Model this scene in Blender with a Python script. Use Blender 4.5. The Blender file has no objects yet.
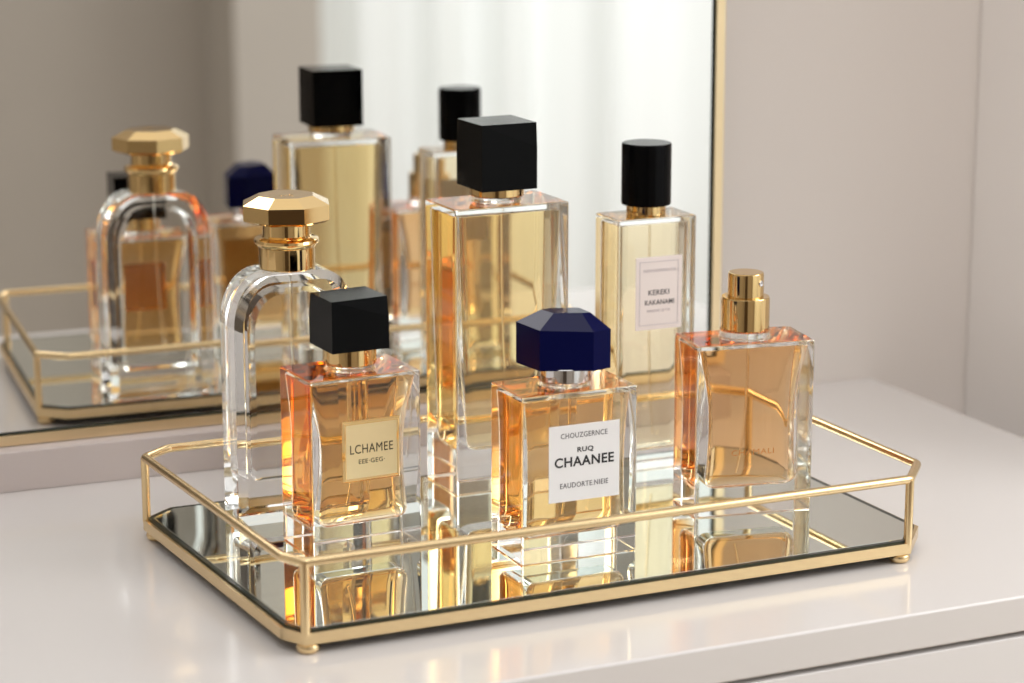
import bpy, bmesh, math, random
from mathutils import Vector, Matrix
random.seed(4)
PI = math.pi
scn = bpy.context.scene
C = scn.collection

# ------------------------------------------------------------------ materials
def nmat(name):
    m = bpy.data.materials.new(name); m.use_nodes = True
    nt = m.node_tree; nt.nodes.clear()
    out = nt.nodes.new('ShaderNodeOutputMaterial')
    return m, nt, out

def principled(name, col, rough=.5, metal=0., spec=.5, coat=0., noise=None, bump=None, trans=0.):
    m, nt, out = nmat(name)
    b = nt.nodes.new('ShaderNodeBsdfPrincipled')
    b.inputs['Base Color'].default_value = (*col, 1)
    b.inputs['Roughness'].default_value = rough
    b.inputs['Metallic'].default_value = metal
    b.inputs['Specular IOR Level'].default_value = spec
    b.inputs['Coat Weight'].default_value = coat
    b.inputs['Coat Roughness'].default_value = .05
    b.inputs['Transmission Weight'].default_value = trans
    nt.links.new(b.outputs[0], out.inputs[0])
    tc = nt.nodes.new('ShaderNodeTexCoord')
    if noise:                       # (scale, amount) slight procedural tone variation
        sc, am = noise
        nz = nt.nodes.new('ShaderNodeTexNoise'); nz.inputs['Scale'].default_value = sc
        nz.inputs['Detail'].default_value = 4
        mx = nt.nodes.new('ShaderNodeMix'); mx.data_type = 'RGBA'
        mx.inputs[6].default_value = (*[c * (1 - am) for c in col], 1)
        mx.inputs[7].default_value = (*[min(1, c * (1 + am)) for c in col], 1)
        nt.links.new(tc.outputs['Object'], nz.inputs['Vector'])
        nt.links.new(nz.outputs['Fac'], mx.inputs[0])
        nt.links.new(mx.outputs[2], b.inputs['Base Color'])
    if bump:                        # (scale vector, strength, distance)
        sv, st, di = bump
        mp = nt.nodes.new('ShaderNodeMapping'); mp.inputs['Scale'].default_value = sv
        n2 = nt.nodes.new('ShaderNodeTexNoise'); n2.inputs['Scale'].default_value = 1; n2.inputs['Detail'].default_value = 3
        bp = nt.nodes.new('ShaderNodeBump'); bp.inputs['Strength'].default_value = st; bp.inputs['Distance'].default_value = di
        nt.links.new(tc.outputs['Object'], mp.inputs['Vector'])
        nt.links.new(mp.outputs[0], n2.inputs['Vector'])
        nt.links.new(n2.outputs['Fac'], bp.inputs['Height'])
        nt.links.new(bp.outputs[0], b.inputs['Normal'])
    return m

def glass(name, ior, col=(1, 1, 1), absorb=None):
    m, nt, out = nmat(name)
    g = nt.nodes.new('ShaderNodeBsdfGlass')
    g.inputs['Color'].default_value = (*col, 1); g.inputs['Roughness'].default_value = 0
    g.inputs['IOR'].default_value = ior
    nt.links.new(g.outputs[0], out.inputs['Surface'])
    if absorb:
        v = nt.nodes.new('ShaderNodeVolumeAbsorption')
        d = max(absorb)
        v.inputs['Density'].default_value = d
        v.inputs['Color'].default_value = (*[1 - a / d for a in absorb], 1)
        nt.links.new(v.outputs[0], out.inputs['Volume'])
    return m

M = {}
M['gold'] = principled('polished_gold', (.82, .58, .27), .08, 1.)
M['gold_satin'] = principled('satin_brass', (.82, .63, .36), .26, 1., noise=(60, .05))
M['gold_frame'] = principled('brushed_brass_frame', (.88, .70, .44), .30, 1., noise=(40, .05))
M['silver'] = principled('polished_steel', (.80, .80, .82), .10, 1.)
M['black'] = principled('glossy_black', (.0025, .0025, .0028), .06, 0, .065, noise=(30, .1))
M['navy'] = principled('glossy_navy', (.004, .005, .045), .10, 0, .06, noise=(30, .1))
M['mirror'] = principled('silvered_mirror', (.84, .89, .86), .0, 1.)
M['wall_mirror'] = principled('wall_mirror_silver', (.84, .835, .82), .0, 1.)
M['panel_brown'] = principled('dark_panel_brown', (.085, .060, .042), .45, noise=(8, .3))  # brown of the added panel behind the camera
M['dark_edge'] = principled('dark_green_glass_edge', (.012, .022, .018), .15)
M['lacquer'] = principled('white_lacquer', (.765, .738, .725), .16, 0, .5, coat=.3, noise=(3, .01))
M['lacquer_front'] = principled('white_lacquer_front', (.82, .80, .795), .22, 0, .5, noise=(3, .01))
M['gap'] = principled('dark_grey_board', (.12, .11, .105), .8)  # plain dark grey for the tray's underside board
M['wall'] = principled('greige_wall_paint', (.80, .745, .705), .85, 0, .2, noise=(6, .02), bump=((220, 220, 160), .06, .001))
M['wall_lit'] = principled('lit_side_wall_paint', (.92, .88, .85), .85, 0, .2, noise=(6, .02))  # wall colour lightened so the side wall looks lit by the window
M['upstand'] = principled('pink_grey_paint', (.62, .55, .53), .6, 0, .3, noise=(6, .02))
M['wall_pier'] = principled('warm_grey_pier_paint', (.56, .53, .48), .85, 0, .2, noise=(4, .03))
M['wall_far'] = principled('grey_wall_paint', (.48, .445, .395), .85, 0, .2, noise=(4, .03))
M['floor'] = principled('pale_oak', (.42, .33, .25), .5, 0, .4, noise=(5, .12))
M['paper'] = principled('white_label_paper', (.80, .785, .785), .6, 0, .3, noise=(90, .01))
M['paper_pink'] = principled('blush_label_paper', (.80, .71, .68), .6, 0, .3, noise=(90, .01))
M['paper_line'] = principled('label_rule_grey', (.48, .42, .45), .6)
M['ink'] = principled('black_ink', (.015, .014, .016), .5)
M['ink_soft'] = principled('grey_ink', (.10, .09, .10), .5)
M['plate'] = principled('champagne_plate', (.86, .69, .40), .36, .65, noise=(120, .03))
M['plate_ink'] = principled('brown_engraving', (.05, .032, .012), .5)
M['amber_ink'] = principled('faded_amber_print', (.50, .22, .06), .5)
M['glass'] = glass('clear_flint_glass', 1.5, (.995, .998, .996))
M['amber'] = glass('amber_perfume', .907, (1, 1, 1), (1.0, 17., 50.))
M['honey'] = glass('honey_perfume', .907, (1, 1, 1), (1.0, 13., 36.))
M['peach'] = glass('peach_perfume', .907, (1, 1, 1), (1.0, 15., 36.))
M['straw'] = glass('straw_perfume', .907, (1, 1, 1), (1.0, 7.2, 24.))
M['pale'] = glass('pale_perfume', .907, (1, 1, 1), (.5, 5.6, 17.5))
M['water'] = glass('clear_perfume', .90, (1, 1, 1))
M['tube'] = glass('dip_tube_plastic', 1.10, (.99, .97, .93))
# sheer curtain cloth
m, nt, out = nmat('white_sheer_cloth')
d_ = nt.nodes.new('ShaderNodeBsdfDiffuse'); d_.inputs[0].default_value = (.86, .90, .89, 1)
t_ = nt.nodes.new('ShaderNodeBsdfTranslucent'); t_.inputs[0].default_value = (.92, .94, .93, 1)
mx = nt.nodes.new('ShaderNodeMixShader')
wv = nt.nodes.new('ShaderNodeTexNoise'); wv.inputs['Scale'].default_value = 300
mr = nt.nodes.new('ShaderNodeMapRange'); mr.inputs[3].default_value = .45; mr.inputs[4].default_value = .6
nt.links.new(wv.outputs['Fac'], mr.inputs[0]); nt.links.new(mr.outputs[0], mx.inputs[0])
nt.links.new(d_.outputs[0], mx.inputs[1]); nt.links.new(t_.outputs[0], mx.inputs[2]); nt.links.new(mx.outputs[0], out.inputs[0])
M['sheer'] = m

# ------------------------------------------------------------------ helpers
def finish(name, bm, mat, parent=None, smooth=True, wn=False, angle=35):
    bmesh.ops.recalc_face_normals(bm, faces=bm.faces[:])
    me = bpy.data.meshes.new(name)
    if smooth:
        a = math.radians(angle)
        for f in bm.faces: f.smooth = True
        for e in bm.edges:
            if len(e.link_faces) == 2 and e.calc_face_angle(0) > a: e.smooth = False
    bm.to_mesh(me); bm.free()
    o = bpy.data.objects.new(name, me); C.objects.link(o)
    o.data.materials.append(mat)
    if parent: o.parent = parent
    if wn:
        md = o.modifiers.new('wn', 'WEIGHTED_NORMAL'); md.keep_sharp = True; md.weight = 100
    return o

def thing(name, label, cat, loc=(0, 0, 0), rotz=0., group=None):
    o = bpy.data.objects.new(name, None); C.objects.link(o)
    o.empty_display_size = .02
    o.location = loc; o.rotation_euler = (0, 0, rotz)
    o['label'] = label; o['category'] = cat
    if group: o['group'] = group
    return o

def struct(name, bm, mat, wn=False):
    o = finish(name, bm, mat, None, True, wn); o['kind'] = 'structure'; return o

def box(bm, x0, x1, y0, y1, z0, z1, bev=0., seg=2):
    vs = [bm.verts.new(p) for p in ((x0,y0,z0),(x1,y0,z0),(x1,y1,z0),(x0,y1,z0),(x0,y0,z1),(x1,y0,z1),(x1,y1,z1),(x0,y1,z1))]
    fs = [bm.faces.new([vs[i] for i in q]) for q in ((3,2,1,0),(4,5,6,7),(0,1,5,4),(1,2,6,5),(2,3,7,6),(3,0,4,7))]
    if bev:
        es = list({e for f in fs for e in f.edges})
        bmesh.ops.bevel(bm, geom=es, offset=bev, segments=seg, profile=.5, affect='EDGES')

def loft(bm, rings, cap=True):
    R = [[bm.verts.new(p) for p in r] for r in rings]
    n = len(R[0])
    for a, b in zip(R[:-1], R[1:]):
        for i in range(n):
            bm.faces.new((a[i], a[(i+1) % n], b[(i+1) % n], b[i]))
    if cap:
        bm.faces.new(R[0][::-1]); bm.faces.new(R[-1])
    return R

def rrect(hw, hd, r, z, n=5, cx=0., cy=0.):
    r = min(r, hw * .99, hd * .99); pts = []
    for sx, sy, a0 in ((1, 1, 0), (-1, 1, 90), (-1, -1, 180), (1, -1, 270)):
        for k in range(n + 1):
            a = math.radians(a0 + 90 * k / n)
            pts.append((cx + sx * (hw - r) + r * math.cos(a), cy + sy * (hd - r) + r * math.sin(a), z))
    return pts

def circ(r, z, n=48, cx=0., cy=0.):
    return [(cx + r * math.cos(2*PI*k/n), cy + r * math.sin(2*PI*k/n), z) for k in range(n)]

def lathe(bm, prof, n=48, cx=0., cy=0.):
    return loft(bm, [circ(r, z, n, cx, cy) for r, z in prof])

def prism(bm, poly, z0, z1, bev=0., seg=2):
    a = [bm.verts.new((x, y, z0)) for x, y in poly]; b = [bm.verts.new((x, y, z1)) for x, y in poly]
    n = len(poly)
    fs = [bm.faces.new(a[::-1]), bm.faces.new(b)]
    for i in range(n): fs.append(bm.faces.new((a[i], a[(i+1) % n], b[(i+1) % n], b[i])))
    if bev:
        bmesh.ops.bevel(bm, geom=list({e for f in fs for e in f.edges}), offset=bev, segments=seg, profile=.5, affect='EDGES')

def offset_poly(poly, d):           # inward offset of a convex CCW polygon
    n = len(poly); out = []
    for i in range(n):
        p0, p1, p2 = Vector(poly[i-1]), Vector(poly[i]), Vector(poly[(i+1) % n])
        e1 = (p1 - p0).normalized(); e2 = (p2 - p1).normalized()
        n1 = Vector((-e1.y, e1.x)); n2 = Vector((-e2.y, e2.x))
        k = (n1 + n2); k = k / (1 + n1.dot(n2))
        out.append(tuple(p1 + k * d))
    return out

def ring_prism(bm, outer, inner, z0, z1):
    n = len(outer)
    v = [[bm.verts.new((x, y, z)) for x, y in pl] for pl, z in ((outer, z0), (outer, z1), (inner, z1), (inner, z0))]
    for k in range(4):
        a, b = v[k], v[(k+1) % 4]
        for i in range(n): bm.faces.new((a[i], a[(i+1) % n], b[(i+1) % n], b[i]))

def tube_path(bm, pts, r, n=10, closed=False):
    pts = [Vector(p) for p in pts]; N = len(pts); rings = []
    for i in range(N):
        p = pts[i]
        if closed: a, b = pts[i-1], pts[(i+1) % N]
        else: a, b = pts[max(i-1, 0)], pts[min(i+1, N-1)]
        d1 = (p - a).normalized() if (p - a).length > 0 else (b - p).normalized()
        d2 = (b - p).normalized() if (b - p).length > 0 else d1
        t = (d1 + d2).normalized()
        up = Vector((0, 0, 1)) if abs(t.z) < .9 else Vector((0, 1, 0))
        s = t.cross(up).normalized(); u = s.cross(t)
        sc = 1 / max(.5, t.dot(d2))
        rings.append([p + s * (r * sc * math.cos(2*PI*k/n)) + u * (r * math.sin(2*PI*k/n)) for k in range(n)])
    R = [[bm.verts.new(q) for q in rr] for rr in rings]
    rng = range(N) if closed else range(N - 1)
    for i in rng:
        A, B = R[i], R[(i+1) % N]
        for k in range(n): bm.faces.new((A[k], A[(k+1) % n], B[(k+1) % n], B[k]))
    if not closed: bm.faces.new(R[0][::-1]); bm.faces.new(R[-1])

def lettering(name, lines, mat, parent, y, bold=0.):
    for ln in lines: one_line(name, [ln], mat, parent, y, bold)

def one_line(name, lines, mat, parent, y, bold=0.):
    """lines: (text, x centre, z baseline-centre, cap height, width) on a plane facing -y"""
    bm = bmesh.new()
    for txt, cx, cz, hgt, wid in lines:
        cu = bpy.data.curves.new('glyphs', 'FONT'); cu.body = txt; cu.align_x = 'LEFT'; cu.offset = bold
        cu.space_character = 1.08; cu.extrude = .02; cu.resolution_u = 3
        to = bpy.data.objects.new('glyphs', cu); C.objects.link(to)
        bpy.context.view_layer.update()
        me = bpy.data.meshes.new_from_object(to.evaluated_get(bpy.context.evaluated_depsgraph_get()))
        C.objects.unlink(to); bpy.data.objects.remove(to); bpy.data.curves.remove(cu)
        xs = [v.co.x for v in me.vertices]; ys = [v.co.y for v in me.vertices]
        x0, x1, y0, y1 = min(xs), max(xs), min(ys), max(ys)
        sx, sz = wid / (x1 - x0), hgt / (y1 - y0)
        for v in me.vertices:
            a, b, c = v.co
            v.co = (cx + (a - (x0+x1)/2) * sx, y - c * .005 , cz + (b - (y0+y1)/2) * sz)
        bm.from_mesh(me); bpy.data.meshes.remove(me)
    return finish(name, bm, mat, parent, smooth=False)

# ------------------------------------------------------------------ the setting
MIRR_YAW = -.028278936564983478
WALL_Y = .270
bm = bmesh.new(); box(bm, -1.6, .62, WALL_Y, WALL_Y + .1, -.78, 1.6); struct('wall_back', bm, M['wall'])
bm = bmesh.new(); box(bm, .497, .62, -.10, WALL_Y, -.78, 1.6, .004); struct('wall_right', bm, M['wall_lit'], True)
bm = bmesh.new(); box(bm, -2.2, 3.4, -2.9, WALL_Y + .1, -.83, -.78); struct('floor', bm, M['floor'])
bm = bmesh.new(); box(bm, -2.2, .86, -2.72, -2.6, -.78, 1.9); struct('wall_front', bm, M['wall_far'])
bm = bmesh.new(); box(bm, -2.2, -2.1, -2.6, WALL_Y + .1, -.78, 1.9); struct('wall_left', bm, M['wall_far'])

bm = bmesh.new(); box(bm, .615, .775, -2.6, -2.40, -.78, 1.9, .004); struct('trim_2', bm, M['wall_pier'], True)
bm = bmesh.new(); box(bm, -1.55, -.72, -2.6, -2.575, -.78, 1.3, .003); struct('dark_panel_1', bm, M['panel_brown'], True)  # unseen dark panel, added so the gold picks up dark reflections
# sheer curtain at the window (seen in the mirror)
bm = bmesh.new()
x = .745; cols = []
ph = 0.
while x < 3.2:
    ph += .33 + .12 * math.sin(x * 7.1)
    amp = .032 + .014 * math.sin(x * 5.3 + 1)
    yy = -2.47 + amp * math.sin(ph) + .012 * math.sin(ph * 2.3 + x * 3) - .05 * math.exp(-(x - .745) / .05)
    cols.append([bm.verts.new((x + .008 * math.cos(ph), yy * 1.0, z)) for z in (-.76, 0, .8, 1.85)])
    x += .011
for a, b in zip(cols[:-1], cols[1:]):
    for k in range(3): bm.faces.new((a[k], b[k], b[k+1], a[k+1]))
o = finish('sheer_curtain', bm, M['sheer'], None, True, angle=180)
o['label'] = 'white sheer curtain hanging in soft folds, seen in the mirror'; o['category'] = 'curtain'

# low ledge along the wall under the mirror
def along(xa, xb, ya, yb):          # quad in the mirror's yaw: y grows by tan(yaw)*x
    t = math.tan(MIRR_YAW)
    return [(xa, ya + t * xa), (xb, ya + t * xb), (xb, yb), (xa, yb)]
bm = bmesh.new(); prism(bm, along(-.95, .258, .2300, WALL_Y), .00006, .0262, .0008); struct('trim_1', bm, M['upstand'], True)

# ------------------------------------------------------------------ dresser
XR, YF = .4116, -.1985
d = thing('dresser', 'white glossy dresser whose top carries the gold mirrored tray', 'dresser', (0, 0, -.78))
Z = .78
bm = bmesh.new(); prism(bm, [(-.95, YF), (XR, YF), (XR, WALL_Y - .0005), (-.95, WALL_Y - .0005)], Z - .0215, Z, .0016, 3)
finish('dresser_top', bm, M['lacquer'], d, True, True)
bm = bmesh.new(); prism(bm, [(-.94, YF + .02), (XR - .004, YF + .02), (XR - .004, WALL_Y - .002), (-.94, WALL_Y - .002)], .06, Z - .0215, .001)
finish('carcass', bm, M['lacquer_front'], d, True, True)
bm = bmesh.new(); prism(bm, [(-.92, YF + .05), (XR - .02, YF + .05), (XR - .02, WALL_Y - .01), (-.92, WALL_Y - .01)], 0, .06)
finish('plinth', bm, M['lacquer_front'], d)
for x0, x1 in ((-.945, -.270), (-.266, XR - .001)):
    for z0, z1 in ((.56, Z - .0245), (.315, .556), (.07, .311)):
        bm = bmesh.new(); box(bm, x0, x1, YF + .001, YF + .0195, z0, z1, .0012, 2)
        finish('drawer_front', bm, M['lacquer_front'], d, True, True)

# ------------------------------------------------------------------ wall mirror
TILT = -.004230254308335447
mr_ = thing('wall_mirror', 'large rectangular mirror in a thin gold frame behind the tray', 'mirror', (0, .2474, .0268), MIRR_YAW)
mr_.rotation_euler = (TILT, 0, MIRR_YAW)
ML, MRx, MH, FW = -.74, .2610, .80, .0068
bm = bmesh.new(); box(bm, ML + .002, MRx - .002, 0, .003, .002, MH - .002); finish('mirror_glass', bm, M['wall_mirror'], mr_)
bm = bmesh.new()
def yz_ring(y0, y1, o_, i_):
    outer = [(ML, 0.), (MRx, 0.), (MRx, MH), (ML, MH)]; inner = [(ML+i_, i_), (MRx-i_, i_), (MRx-i_, MH-i_), (ML+i_, MH-i_)]
    v = [[bm.verts.new((x, y, z)) for x, z in pl] for pl, y in ((outer, y0), (outer, y1), (inner, y1), (inner, y0))]
    for k in range(4):
        a, b = v[k], v[(k+1) % 4]
        for i in range(4): bm.faces.new((a[i], a[(i+1) % 4], b[(i+1) % 4], b[i]))
yz_ring(-.0035, -.0002, 0, FW)
finish('mirror_frame', bm, M['gold_frame'], mr_)
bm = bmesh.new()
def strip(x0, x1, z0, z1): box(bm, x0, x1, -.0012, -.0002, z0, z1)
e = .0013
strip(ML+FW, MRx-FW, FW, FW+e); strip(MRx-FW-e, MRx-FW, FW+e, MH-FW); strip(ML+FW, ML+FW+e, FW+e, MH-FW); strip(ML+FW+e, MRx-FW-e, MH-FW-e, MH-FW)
finish('frame_shadow_line', bm, M['dark_edge'], mr_)  # dark strip modelled in for the dark reflection along the inner edge
bm = bmesh.new(); box(bm, ML + .001, MRx - .001, .0032, .0062, .001, MH - .001); finish('backing_board', bm, M['wall_far'], mr_)

# ------------------------------------------------------------------ tray
OUT = [(-.187, -.1235), (.1845, -.1245), (.207, -.0985), (.204, .1035), (.184, .122), (-.186, .122), (-.2058, .1065), (-.195, -.1085)]
ZB0, ZB1, ZM, ZRAIL, RR = .0062, .0126, .0138, .0507, .0026
tr = thing('mirrored_tray', 'gold rectangular tray with mirrored base and open rail, corners cut', 'tray')
bm = bmesh.new(); ring_prism(bm, OUT, offset_poly(OUT, .0024), ZB0, ZB1)
bmesh.ops.bevel(bm, geom=[e for e in bm.edges if e.calc_face_angle(0) > .5 and abs(e.verts[0].co.z - e.verts[1].co.z) < 1e-5], offset=.0006, segments=2, affect='EDGES')
finish('base_frame', bm, M['gold_satin'], tr, True, True)
bm = bmesh.new(); ring_prism(bm, offset_poly(OUT, .0025), offset_poly(OUT, .0052), ZB0 + .002, ZM); finish('mirror_edge', bm, M['dark_edge'], tr)
bm = bmesh.new(); prism(bm, offset_poly(OUT, .0050), ZB0 + .002, ZM, .0006, 1); finish('mirror_plate', bm, M['mirror'], tr, False)
bm = bmesh.new(); prism(bm, offset_poly(OUT, .0045), ZB0, ZB0 + .0018); finish('underside_board', bm, M['gap'], tr)
RAIL = offset_poly(OUT, .0020)
rp = []
for i in range(8):                   # softened corners
    p0, p1, p2 = Vector(RAIL[i-1]), Vector(RAIL[i]), Vector(RAIL[(i+1) % 8])
    a = (p0 - p1).normalized() * .0022; b = (p2 - p1).normalized() * .0022
    for t in (0, .5, 1):
        q = (p1 + a) * (1-t)**2 + p1 * 2*t*(1-t) + (p1 + b) * t*t
        rp.append((q.x, q.y, ZRAIL))
bm = bmesh.new(); tube_path(bm, rp, RR, 12, True); finish('rail', bm, M['gold_satin'], tr, angle=60)
for i in (0, 1, 3, 6):
    x, y = RAIL[i]
    bm = bmesh.new(); lathe(bm, [(.0025, ZB1 - .0012), (.0025, ZRAIL)], 16, x, y); finish('post', bm, M['gold_satin'], tr)
FT = offset_poly(OUT, .007)
for i in (0, 1, 3, 6):
    x, y = FT[i]
    bm = bmesh.new(); lathe(bm, [(.0042, 0), (.0058, .0012), (.0064, .0030), (.0058, .0048), (.0042, ZB0)], 24, x, y); finish('foot', bm, M['gold_satin'], tr, angle=80)

# ------------------------------------------------------------------ bottle parts
def glass_block(par, w, d_, h, corner=.0012, edge=.0009):
    bm = bmesh.new()
    hw, hd = w/2, d_/2
    rings = []
    for k in range(4):
        a = PI/2 * k/3
        rings.append(rrect(hw - edge*(1-math.sin(a)), hd - edge*(1-math.sin(a)), corner, edge*(1-math.cos(a)), 4))
    for k in range(4):
        a = PI/2 * k/3
        rings.append(rrect(hw - edge*(1-math.cos(a)), hd - edge*(1-math.cos(a)), corner, h - edge*(1-math.sin(a)), 4))
    loft(bm, rings)
    return finish('glass_body', bm, M['glass'], par, True, True)

def cavity(par, name, mat, prof, zb, zt, rb, rc, n=7, nc=6, rt=.0008):
    """prof(t)->(half width, half depth), t from 0 at zb to 1 at zt; rounded bottom radius rb"""
    bm = bmesh.new(); rings = []
    hw0, hd0 = prof(0)
    for k in range(n):
        a = PI/2 * k/(n-1)
        s = rb * (1 - math.sin(a)); z = zb + rb * (1 - math.cos(a))
        hw, hd = prof((z - zb)/(zt - zb))
        sd = min(rb, hd*.6) * (1 - math.sin(a))
        rings.append(rrect(hw - s, hd - sd, max(.0012, rc - s*.2), z, nc))
    for k in range(1, 15):
        t = k/14; z = zb + rb + (zt - rt - zb - rb)*t
        hw, hd = prof((z - zb)/(zt - zb)); rings.append(rrect(hw, hd, rc, z, nc))
    hw, hd = prof(1); rings.append(rrect(hw - rt, hd - rt, rc, zt, nc))
    loft(bm, rings)
    return finish(name, bm, mat, par, True, True, angle=50)

def dip_tube(par, zt, zb, bend=.004, r=.00085, x0=0.):
    bm = bmesh.new(); P = []
    for k in range(13):
        t = k/12; P.append((x0 + bend * t**3, .001 * t, zt + (zb - zt) * t))
    tube_path(bm, P, r, 8); return finish('dip_tube', bm, M['tube'], par, angle=60)

def collar(par, prof, mat='gold', n=64):
    bm = bmesh.new(); lathe(bm, prof, n); return finish('collar', bm, M[mat], par, True, True, angle=30)

def neck(par, r, z0, z1):
    bm = bmesh.new(); lathe(bm, [(r + .0012, z0 - .0004), (r, z0 + .0008), (r, z1)], 48)
    return finish('glass_neck', bm, M['glass'], par, True, True, angle=50)

def cube_cap(par, w, d_, z0, h, facet=.0024):
    """block cap whose front (and back) face is cut by a shallow diagonal facet, shaped to mimic a reflection edge"""
    bm = bmesh.new(); hw, hd = w/2, d_/2
    box(bm, -hw, hw, -hd, hd, z0, z0 + h)
    bm.verts.ensure_lookup_table()
    # split front and back faces along a diagonal from a top corner to the opposite side
    for s in (-1, 1):
        cuts = []
        f = [f for f in bm.faces if abs(f.calc_center_median().y - s*hd) < 1e-5][0]
        side = -s
        e_ = [e for e in f.edges if all(abs(v.co.x - side*hw) < 1e-5 for v in e.verts)][0]
        vb = min(e_.verts, key=lambda v: v.co.z); fac = .62
        ne, nv = bmesh.utils.edge_split(e_, vb, fac)
        f = [f for f in nv.link_faces if abs(f.calc_center_median().y - s*hd) < 1e-5][0]
        v2 = [v for v in f.verts if abs(v.co.x + side*hw) < 1e-5 and v.co.z > z0 + h - 1e-5][0]
        bmesh.utils.face_split(f, nv, v2)
        for v in f.verts: pass
        top = [v for v in bm.verts if abs(v.co.x - side*hw) < 1e-5 and abs(v.co.y - s*hd) < 1e-5 and v.co.z > z0 + h - 1e-5][0]
        top.co.y -= s * facet
    es = [e for e in bm.edges if e.calc_face_angle(0) > .6]
    bmesh.ops.bevel(bm, geom=es, offset=.0005, segments=2, profile=.5, affect='EDGES')
    return finish('cap', bm, M['black'], par, True, True, angle=4)

ZT = ZM + .0001
def place(fl, yaw, w, d_):           # centre of a base from its front-left corner
    c, s = math.cos(yaw), math.sin(yaw)
    return (fl[0] + c*w/2 - s*d_/2, fl[1] + s*w/2 + c*d_/2, ZT)

# --- amber bottle with black block cap and gold plate
y1, w, dd, h = math.radians(3.0), .0676, .0455, .1030
b1 = thing('perfume_bottle', 'amber perfume bottle with black block cap and square gold plate, front left on the tray', 'perfume bottle', place((-.1415, -.0135), y1, w, dd), y1, 'perfume bottles on the tray')
glass_block(b1, w, dd, h)
def pr1(t):
    k = .0283 - .0030 * math.sin(PI * min(1, t*1.12)) + .0042 * max(0, (t-.55)/.45)**2
    return k, .0155 + .0022 * max(0, (t-.6)/.4)**2
cavity(b1, 'perfume', M['amber'], pr1, .0148, h - .0028, .0075, .004)
dip_tube(b1, h - .003, .024, -.006)
neck(b1, .0138, h, h + .0036)
collar(b1, [(.0150, h + .0034), (.0153, h + .0039), (.0153, h + .0135), (.0148, h + .0138)])
cube_cap(b1, .0350, .0325, h + .0130, .0298)
pw, px, pz = .0356, .0022, .0603
bm = bmesh.new()
hw = pw/2; yy = -dd/2
loft(bm, [[(px - hw + i_, yy - y_, pz - hw + i_), (px + hw - i_, yy - y_, pz - hw + i_), (px + hw - i_, yy - y_, pz + hw - i_), (px - hw + i_, yy - y_, pz + hw - i_)]
          for i_, y_ in ((.0020, .0002), (.0020, .0012), (.0021, .0012))])
lb = finish('name_plate', bm, M['plate'], b1, True, angle=15); lb['label'] = 'square gold plate with dark lettering'
bm = bmesh.new()
def sq(i_, y_): return [bm.verts.new((px + a*(hw - i_), yy - y_, pz + c*(hw - i_))) for a, c in ((-1, -1), (1, -1), (1, 1), (-1, 1))]
rr = [sq(i_, y_) for i_, y_ in ((0, .0002), (0, .0006), (.0011, .0021), (.0014, .0021), (.0021, .0012), (.0021, .0002))]
for q in range(6):
    A, B = rr[q], rr[(q+1) % 6]
    for k in range(4): bm.faces.new((A[k], A[(k+1) % 4], B[(k+1) % 4], B[k]))
finish('plate_border', bm, M['gold'], lb, True, angle=10)
lettering('lettering', [('LCHAMEE', px, pz + .0012, .0052, .0265), ('EEE·GEG·', px, pz - .0062, .0026, .0160)], M['plate_ink'], lb, yy - .00125, 0.)

# --- amber bottle with navy cap and white label
y2, w, dd, h = math.radians(-.04), .0719, .0425, .0971
b2 = thing('perfume_bottle', 'amber perfume bottle with faceted navy cap and white square label', 'perfume bottle', place((-.0395, -.0727), y2, w, dd), y2, 'perfume bottles on the tray')
glass_block(b2, w, dd, h)
def pr2(t):
    return .0312 + .0018 * max(0, (t-.5)/.5)**2 - .001 * math.sin(PI*t),   .0160 + .0018 * max(0, (t-.6)/.4)**2
cavity(b2, 'perfume', M['honey'], pr2, .0128, h - .0035, .0060, .004)
dip_tube(b2, h - .003, .022, -.004)
neck(b2, .0138, h, h + .0030)
collar(b2, [(.0150, h + .0028), (.0152, h + .0034), (.0152, h + .0108), (.0148, h + .0112)], 'silver')
# cap: irregular six sided block with a sloping crown, turned to the camera side
th = math.radians(-24.7) - y2
def rp_(p, s=1.): return (s*(p[0]*math.cos(th) - p[1]*math.sin(th)), s*(p[0]*math.sin(th) + p[1]*math.cos(th)))
hexa = [(-.0272, .0060), (-.0140, -.0150), (.0160, -.0140), (.0258, -.0060), (.0140, .0150), (-.0160, .0140)]
z0 = h + .0105
bm = bmesh.new()
loft(bm, [[(*rp_(p), z0) for p in hexa], [(*rp_(p), z0 + (.0238 if i in (0, 5) else .0232 if i in (1, 4) else .0222)) for i, p in enumerate(hexa)],
          [(*rp_((p[0]*.52 + .001, p[1]*.62)), z0 + .0312 + .0008*(i in (1, 2))) for i, p in enumerate(hexa)]])
bmesh.ops.bevel(bm, geom=[e for e in bm.edges if e.calc_face_angle(0) > .12], offset=.0007, segments=2, affect='EDGES')
cp = finish('cap', bm, M['navy'], b2, True, True, angle=12); cp['label'] = 'faceted navy cap'
yy = -dd/2; lw, lh, lx, lz = .0441, .0442, .0023, .0565
bm = bmesh.new(); box(bm, lx - lw/2, lx + lw/2, yy - .0004, yy - .0001, lz - lh/2, lz + lh/2)
lb = finish('paper_label', bm, M['paper'], b2); lb['label'] = 'white square paper label'
lettering('lettering', [('CHAANEE', lx, lz + .0008, .0058, .0370), ('RUQ', lx + .0006, lz + .0072, .0034, .0100)], M['ink'], lb, yy - .00045, .022)
lettering('lettering', [('CHOUZGERNCE', lx - .0002, lz + .0160, .0030, .0290), ('EAUDORTE.NIEIE', lx, lz - .0128, .0030, .0300)], M['ink_soft'], lb, yy - .00045)

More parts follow.
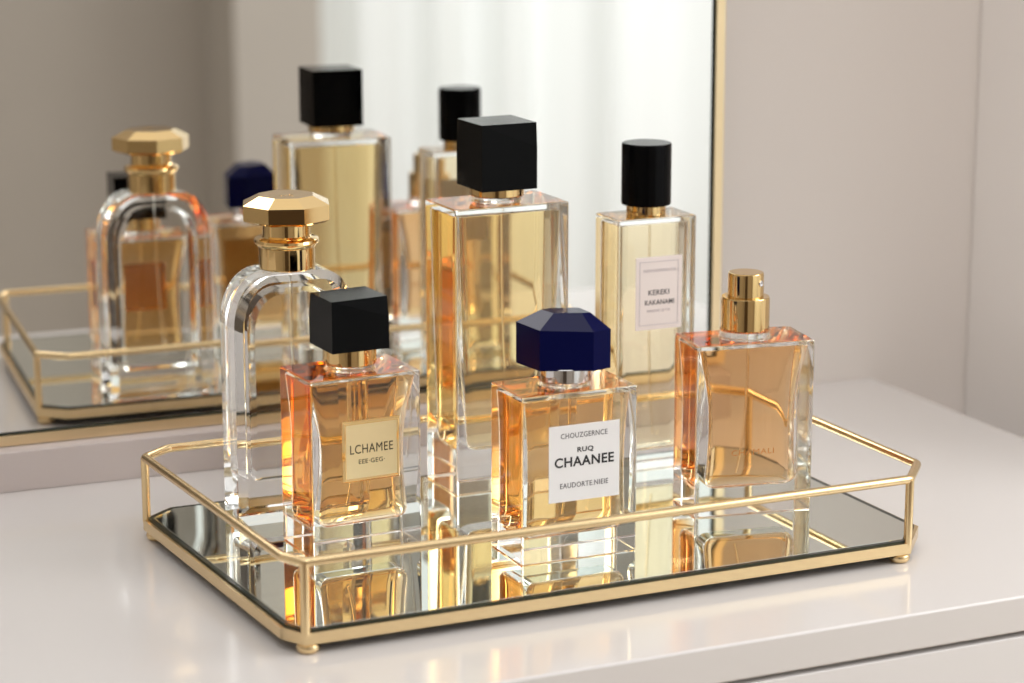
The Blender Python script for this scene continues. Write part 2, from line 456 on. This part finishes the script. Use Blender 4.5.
# --- tall yellow bottle with black block cap
y3, w, dd, h = math.radians(.7), .0762, .0468, .1780
b3 = thing('perfume_bottle', 'tallest perfume bottle, pale gold liquid and black block cap, middle of the back row', 'perfume bottle', place((-.0182, .0680), y3, w, dd), y3, 'perfume bottles on the tray')
glass_block(b3, w, dd, h, .0016, .0011)
def pr3(t):
    return .0340 - .0060 * (1 - t)**1.3, .0203 - .0045 * (1 - t)**1.2
cavity(b3, 'perfume', M['straw'], pr3, .0255, h - .0048, .006, .005)
dip_tube(b3, h - .004, .032, .006)
neck(b3, .0150, h, h + .0036)
collar(b3, [(.0164, h + .0034), (.0168, h + .0040), (.0168, h + .0092), (.0163, h + .0096)])
cube_cap(b3, .0368, .0375, h + .0086, .0405, .0012)

# --- slim yellow bottle with cylinder cap, back right
y4, w, dd, h = math.radians(-.8), .0548, .0336, .1627
b4 = thing('perfume_bottle', 'slim pale gold perfume bottle with black cylinder cap and blush label, back right', 'perfume bottle', place((.0931, .0713), y4, w, dd), y4, 'perfume bottles on the tray')
glass_block(b4, w, dd, h, .0016, .0011)
def pr4(t): return .0236, .0128
cavity(b4, 'perfume', M['pale'], pr4, .0120, h - .0040, .005, .004)
dip_tube(b4, h - .004, .020, .004)
collar(b4, [(.0122, h + .0001), (.0124, h + .0006), (.0124, h + .0068)])
bm = bmesh.new(); lathe(bm, [(.0145, h + .0062), (.0155, h + .0066), (.0157, h + .0078), (.0157, h + .0442), (.0154, h + .0450), (.0146, h + .0453)], 64)
finish('cap', bm, M['black'], b4, True, True, angle=40)
yy = -dd/2; lw, lh, lx, lz = .0324, .0466, .0010, .1150
bm = bmesh.new(); box(bm, lx - lw/2, lx + lw/2, yy - .0004, yy - .0001, lz - lh/2, lz + lh/2)
lb = finish('paper_label', bm, M['paper_pink'], b4); lb['label'] = 'blush paper label with a thin ruled border'
bm = bmesh.new()
for a, b in ((lw/2 - .0026, .0003),):
    zz = lh/2 - .003
    for q in ((-a, a, zz - b, zz), (-a, a, -zz, -zz + b), (-a, -a + b, -zz, zz), (a - b, a, -zz, zz)):
        box(bm, lx + q[0], lx + q[1], yy - .0006, yy - .00041, lz + q[2], lz + q[3])
finish('ruled_border', bm, M['paper_line'], lb)
lettering('lettering', [('KEREKI', lx, lz + .0005, .0034, .0145), ('KAKANAMI', lx + .0006, lz - .0058, .0032, .0205)], M['ink_soft'], lb, yy - .00045, .015)
lettering('lettering', [('NEWORMERALITIS', lx + .0006, lz + .0145, .0020, .0225), ('NEKENE LETTE', lx, lz - .0112, .0017, .0160)], M['paper_line'], lb, yy - .00045)

# --- peach bottle with bare gold atomiser, right
y5, w, dd, h = math.radians(-9.4), .0741, .0405, .1046
b5 = thing('perfume_bottle', 'peach perfume bottle with an uncapped gold spray pump, right end of the tray', 'perfume bottle', place((.0922, -.0330), y5, w, dd), y5, 'perfume bottles on the tray')
glass_block(b5, w, dd, h)
def pr5(t):
    k = .0295 - .0022 * math.sin(PI * min(1, t*1.1)) + .0050 * max(0, (t-.5)/.5)**2
    return k, .0148 + .0025 * max(0, (t-.6)/.4)**2
cavity(b5, 'perfume', M['peach'], pr5, .0150, h - .0030, .0075, .004)
dip_tube(b5, h - .003, .022, -.006)
neck(b5, .0150, h, h + .0052)
collar(b5, [(.0143, h + .0050), (.0146, h + .0056), (.0146, h + .0236), (.0141, h + .0247), (.0110, h + .0249)])
bm = bmesh.new(); lathe(bm, [(.0107, h + .0247), (.0108, h + .0252), (.0108, h + .0382), (.0104, h + .0391), (.0096, h + .0394)], 64)
pump = finish('spray_pump', bm, M['gold'], b5, True, True, angle=30)
bm = bmesh.new()
na = math.radians(-64) - y5
loft(bm, [[(math.cos(na)*q + math.sin(na)*r*math.cos(2*PI*k/20), math.sin(na)*q - math.cos(na)*r*math.cos(2*PI*k/20), h + .0335 + r*math.sin(2*PI*k/20)) for k in range(20)] for r, q in ((.0019, .0100), (.0019, .0112), (.0013, .0113), (.0011, .0108))])
finish('nozzle', bm, M['silver'], pump)
lettering('lettering', [('CHAMALI', -.0010, .0385, .0034, .0270)], M['amber_ink'], b5, -dd/2 - .00012)

# --- clear arched bottle with octagonal gold stopper, back left
y6, dd = math.radians(-1.0), .0360
b6 = thing('perfume_bottle', 'clear glass perfume bottle with sloped shoulders and octagonal gold stopper', 'perfume bottle', (-.1151, .0965, ZT), y6, 'perfume bottles on the tray')
HW, HS, HT = .0382, .113, .1465
def arch(hw, z0, zs, zt, nk, flat=.0):
    """half outline (x, z) going up the right side: straight, faceted shoulder, neck"""
    return [(hw, z0)] + [(nk + (hw - nk)*math.cos(PI/2*k/9), zs + (zt - zs)*math.sin(PI/2*k/9)**.92) for k in range(10)]
def arch_solid(name, mat, half, depth, ch, par, rb=0.):
    pts = [(x, z) for x, z in half] + [(-x, z) for x, z in half[::-1]]
    if rb:                            # round the two lower corners
        n = 6; x0, z0 = half[0]
        r1 = [(x0 - rb + rb*math.sin(PI/2*k/n), z0 + rb - rb*math.cos(PI/2*k/n)) for k in range(n + 1)]
        body = half[1:]
        pts = r1 + body + [(-x, z) for x, z in body[::-1]] + [(-x, z) for x, z in r1[::-1]]
    n = len(pts); cx, cz = 0., sum(z for _, z in pts)/n
    # inset outline for the chamfered front and back
    P2 = [Vector(p) for p in pts]; ins = []
    area = sum(P2[i].x*P2[(i+1) % n].y - P2[(i+1) % n].x*P2[i].y for i in range(n))
    sg = 1 if area > 0 else -1
    for i in range(n):
        e1 = (P2[i] - P2[i-1]).normalized(); e2 = (P2[(i+1) % n] - P2[i]).normalized()
        n1 = Vector((-e1.y, e1.x))*sg; n2 = Vector((-e2.y, e2.x))*sg
        k = (n1 + n2) / max(.4, 1 + n1.dot(n2)); ins.append(P2[i] + k*ch)
    bm = bmesh.new()
    hd = depth/2
    loft(bm, [[(p.x, -hd, p.y) for p in ins], [(p.x, -hd + ch*.8, p.y) for p in P2], [(p.x, hd - ch*.8, p.y) for p in P2], [(p.x, hd, p.y) for p in ins]])
    bmesh.ops.bevel(bm, geom=[e for e in bm.edges if e.calc_face_angle(0) > .45], offset=.0007, segments=2, affect='EDGES')
    return finish(name, bm, mat, par, True, True, angle=25)
arch_solid('glass_body', M['glass'], arch(HW, 0., HS, HT, .0150), dd, .0050, b6)
inner = [(HW - .0095, .0190)] + [(.0080 + (HW - .0175)*math.cos(PI/2*k/8), HS - .003 + .0265*math.sin(PI/2*k/8)**.92) for k in range(9)]
arch_solid('perfume', M['water'], inner, dd - .0150, .0034, b6, .0060)
dip_tube(b6, HT - .004, .026, .005)
H = HT
collar(b6, [(.0150, H - .0005), (.0166, H), (.0168, H + .0006), (.0168, H + .0128), (.0172, H + .0132), (.0188, H + .0146), (.0194, H + .0160), (.0190, H + .0176), (.0172, H + .0186), (.0150, H + .0190), (.0143, H + .0200), (.0143, H + .0284)])
bm = bmesh.new()
off = math.radians(22.5)
def octo(r, z, s=1.): return [(r*math.cos(off + k*PI/4), s*r*math.sin(off + k*PI/4), z) for k in range(8)]
z0 = H + .0280
tw = math.radians(-19) - y6
rings = [octo(.0238, z0), octo(.0273, z0 + .0018), octo(.0273, z0 + .0108), octo(.0172, z0 + .0158)]
rings = [[(x*math.cos(tw) - y*math.sin(tw), x*math.sin(tw) + y*math.cos(tw), z) for x, y, z in r] for r in rings]
loft(bm, rings)
bmesh.ops.bevel(bm, geom=[e for e in bm.edges if e.calc_face_angle(0) > .3], offset=.0008, segments=2, affect='EDGES')
st = finish('stopper', bm, M['gold'], b6, True, True, angle=15)
bm = bmesh.new()
em = one_line('emblem', [('WC', 0, 0, .0042, .0080)], M['gold_satin'], st, 0.)
em.rotation_euler = (-PI/2, 0, tw); em.location = (.0165*.25*math.sin(tw), -.0165*.25*math.cos(tw), z0 + .01586)
st['label'] = 'octagonal polished gold stopper'

# ------------------------------------------------------------------ light
w_ = bpy.data.worlds.new('daylight'); scn.world = w_; w_.use_nodes = True
nt = w_.node_tree; nt.nodes.clear()
bg = nt.nodes.new('ShaderNodeBackground'); ow = nt.nodes.new('ShaderNodeOutputWorld')
tc = nt.nodes.new('ShaderNodeTexCoord'); sp = nt.nodes.new('ShaderNodeSeparateXYZ'); rm = nt.nodes.new('ShaderNodeMapRange')
rm.inputs[1].default_value = -.3; rm.inputs[2].default_value = 1.; rm.inputs[3].default_value = .9; rm.inputs[4].default_value = 1.25
nt.links.new(tc.outputs['Generated'], sp.inputs[0]); nt.links.new(sp.outputs[2], rm.inputs[0])
bg.inputs[0].default_value = (1., .975, .955, 1); nt.links.new(rm.outputs[0], bg.inputs[1]); nt.links.new(bg.outputs[0], ow.inputs[0])

def area(name, loc, target, sx, sy, power, col=(1, 1, 1)):
    l = bpy.data.lights.new(name, 'AREA'); l.shape = 'RECTANGLE'; l.size = sx; l.size_y = sy; l.energy = power; l.color = col
    o = bpy.data.objects.new(name, l); C.objects.link(o); o.location = loc
    o.rotation_euler = (Vector(target) - Vector(loc)).to_track_quat('-Z', 'Y').to_euler()
    return o
area('window_light', (1.9, -1.3, 1.3), (0, 0, 0), 1.2, 1.4, 31, (1, .985, .96))
rl = area('wall_fill_light', (-.25, -1.0, 1.25), (.26, .27, .25), .5, .5, .75, (1, .98, .96)); rl.data.spread = math.radians(60)  # added fill aimed at the right of the back wall, no lamp there
area('curtain_backlight', (1.9, -2.85, .7), (1.7, 0, .4), 2.6, 2.2, 20, (.97, 1, 1))

# ------------------------------------------------------------------ camera
f, yaw, pitch = 2450.4330607902594, .43070244162476184, .22680540417844566
fw = Vector((math.sin(yaw)*math.cos(pitch), math.cos(yaw)*math.cos(pitch), -math.sin(pitch)))
r = Vector((math.cos(yaw), -math.sin(yaw), 0)); u = r.cross(fw)
cam = bpy.data.cameras.new('camera'); co = bpy.data.objects.new('camera', cam); C.objects.link(co)
mat = Matrix((r, u, -fw)).transposed().to_4x4(); mat.translation = Vector((-.5908903347894272, -1.2592451302301662, .44500762557930856))
co.matrix_world = mat
cam.sensor_width = 36; cam.lens = f / 1024 * 36; cam.clip_start = .01
cam.dof.use_dof = True; cam.dof.focus_distance = 1.42; cam.dof.aperture_fstop = 5.8; cam.dof.aperture_blades = 0
scn.camera = co

scn.view_settings.view_transform = 'Standard'
scn.view_settings.look = 'None'
scn.view_settings.exposure = -.06; scn.view_settings.gamma = 1.
cy = scn.cycles
cy.max_bounces = 28; cy.transmission_bounces = 24; cy.glossy_bounces = 10; cy.diffuse_bounces = 4; cy.transparent_max_bounces = 8
cy.sample_clamp_indirect = 6.; cy.use_denoising = True
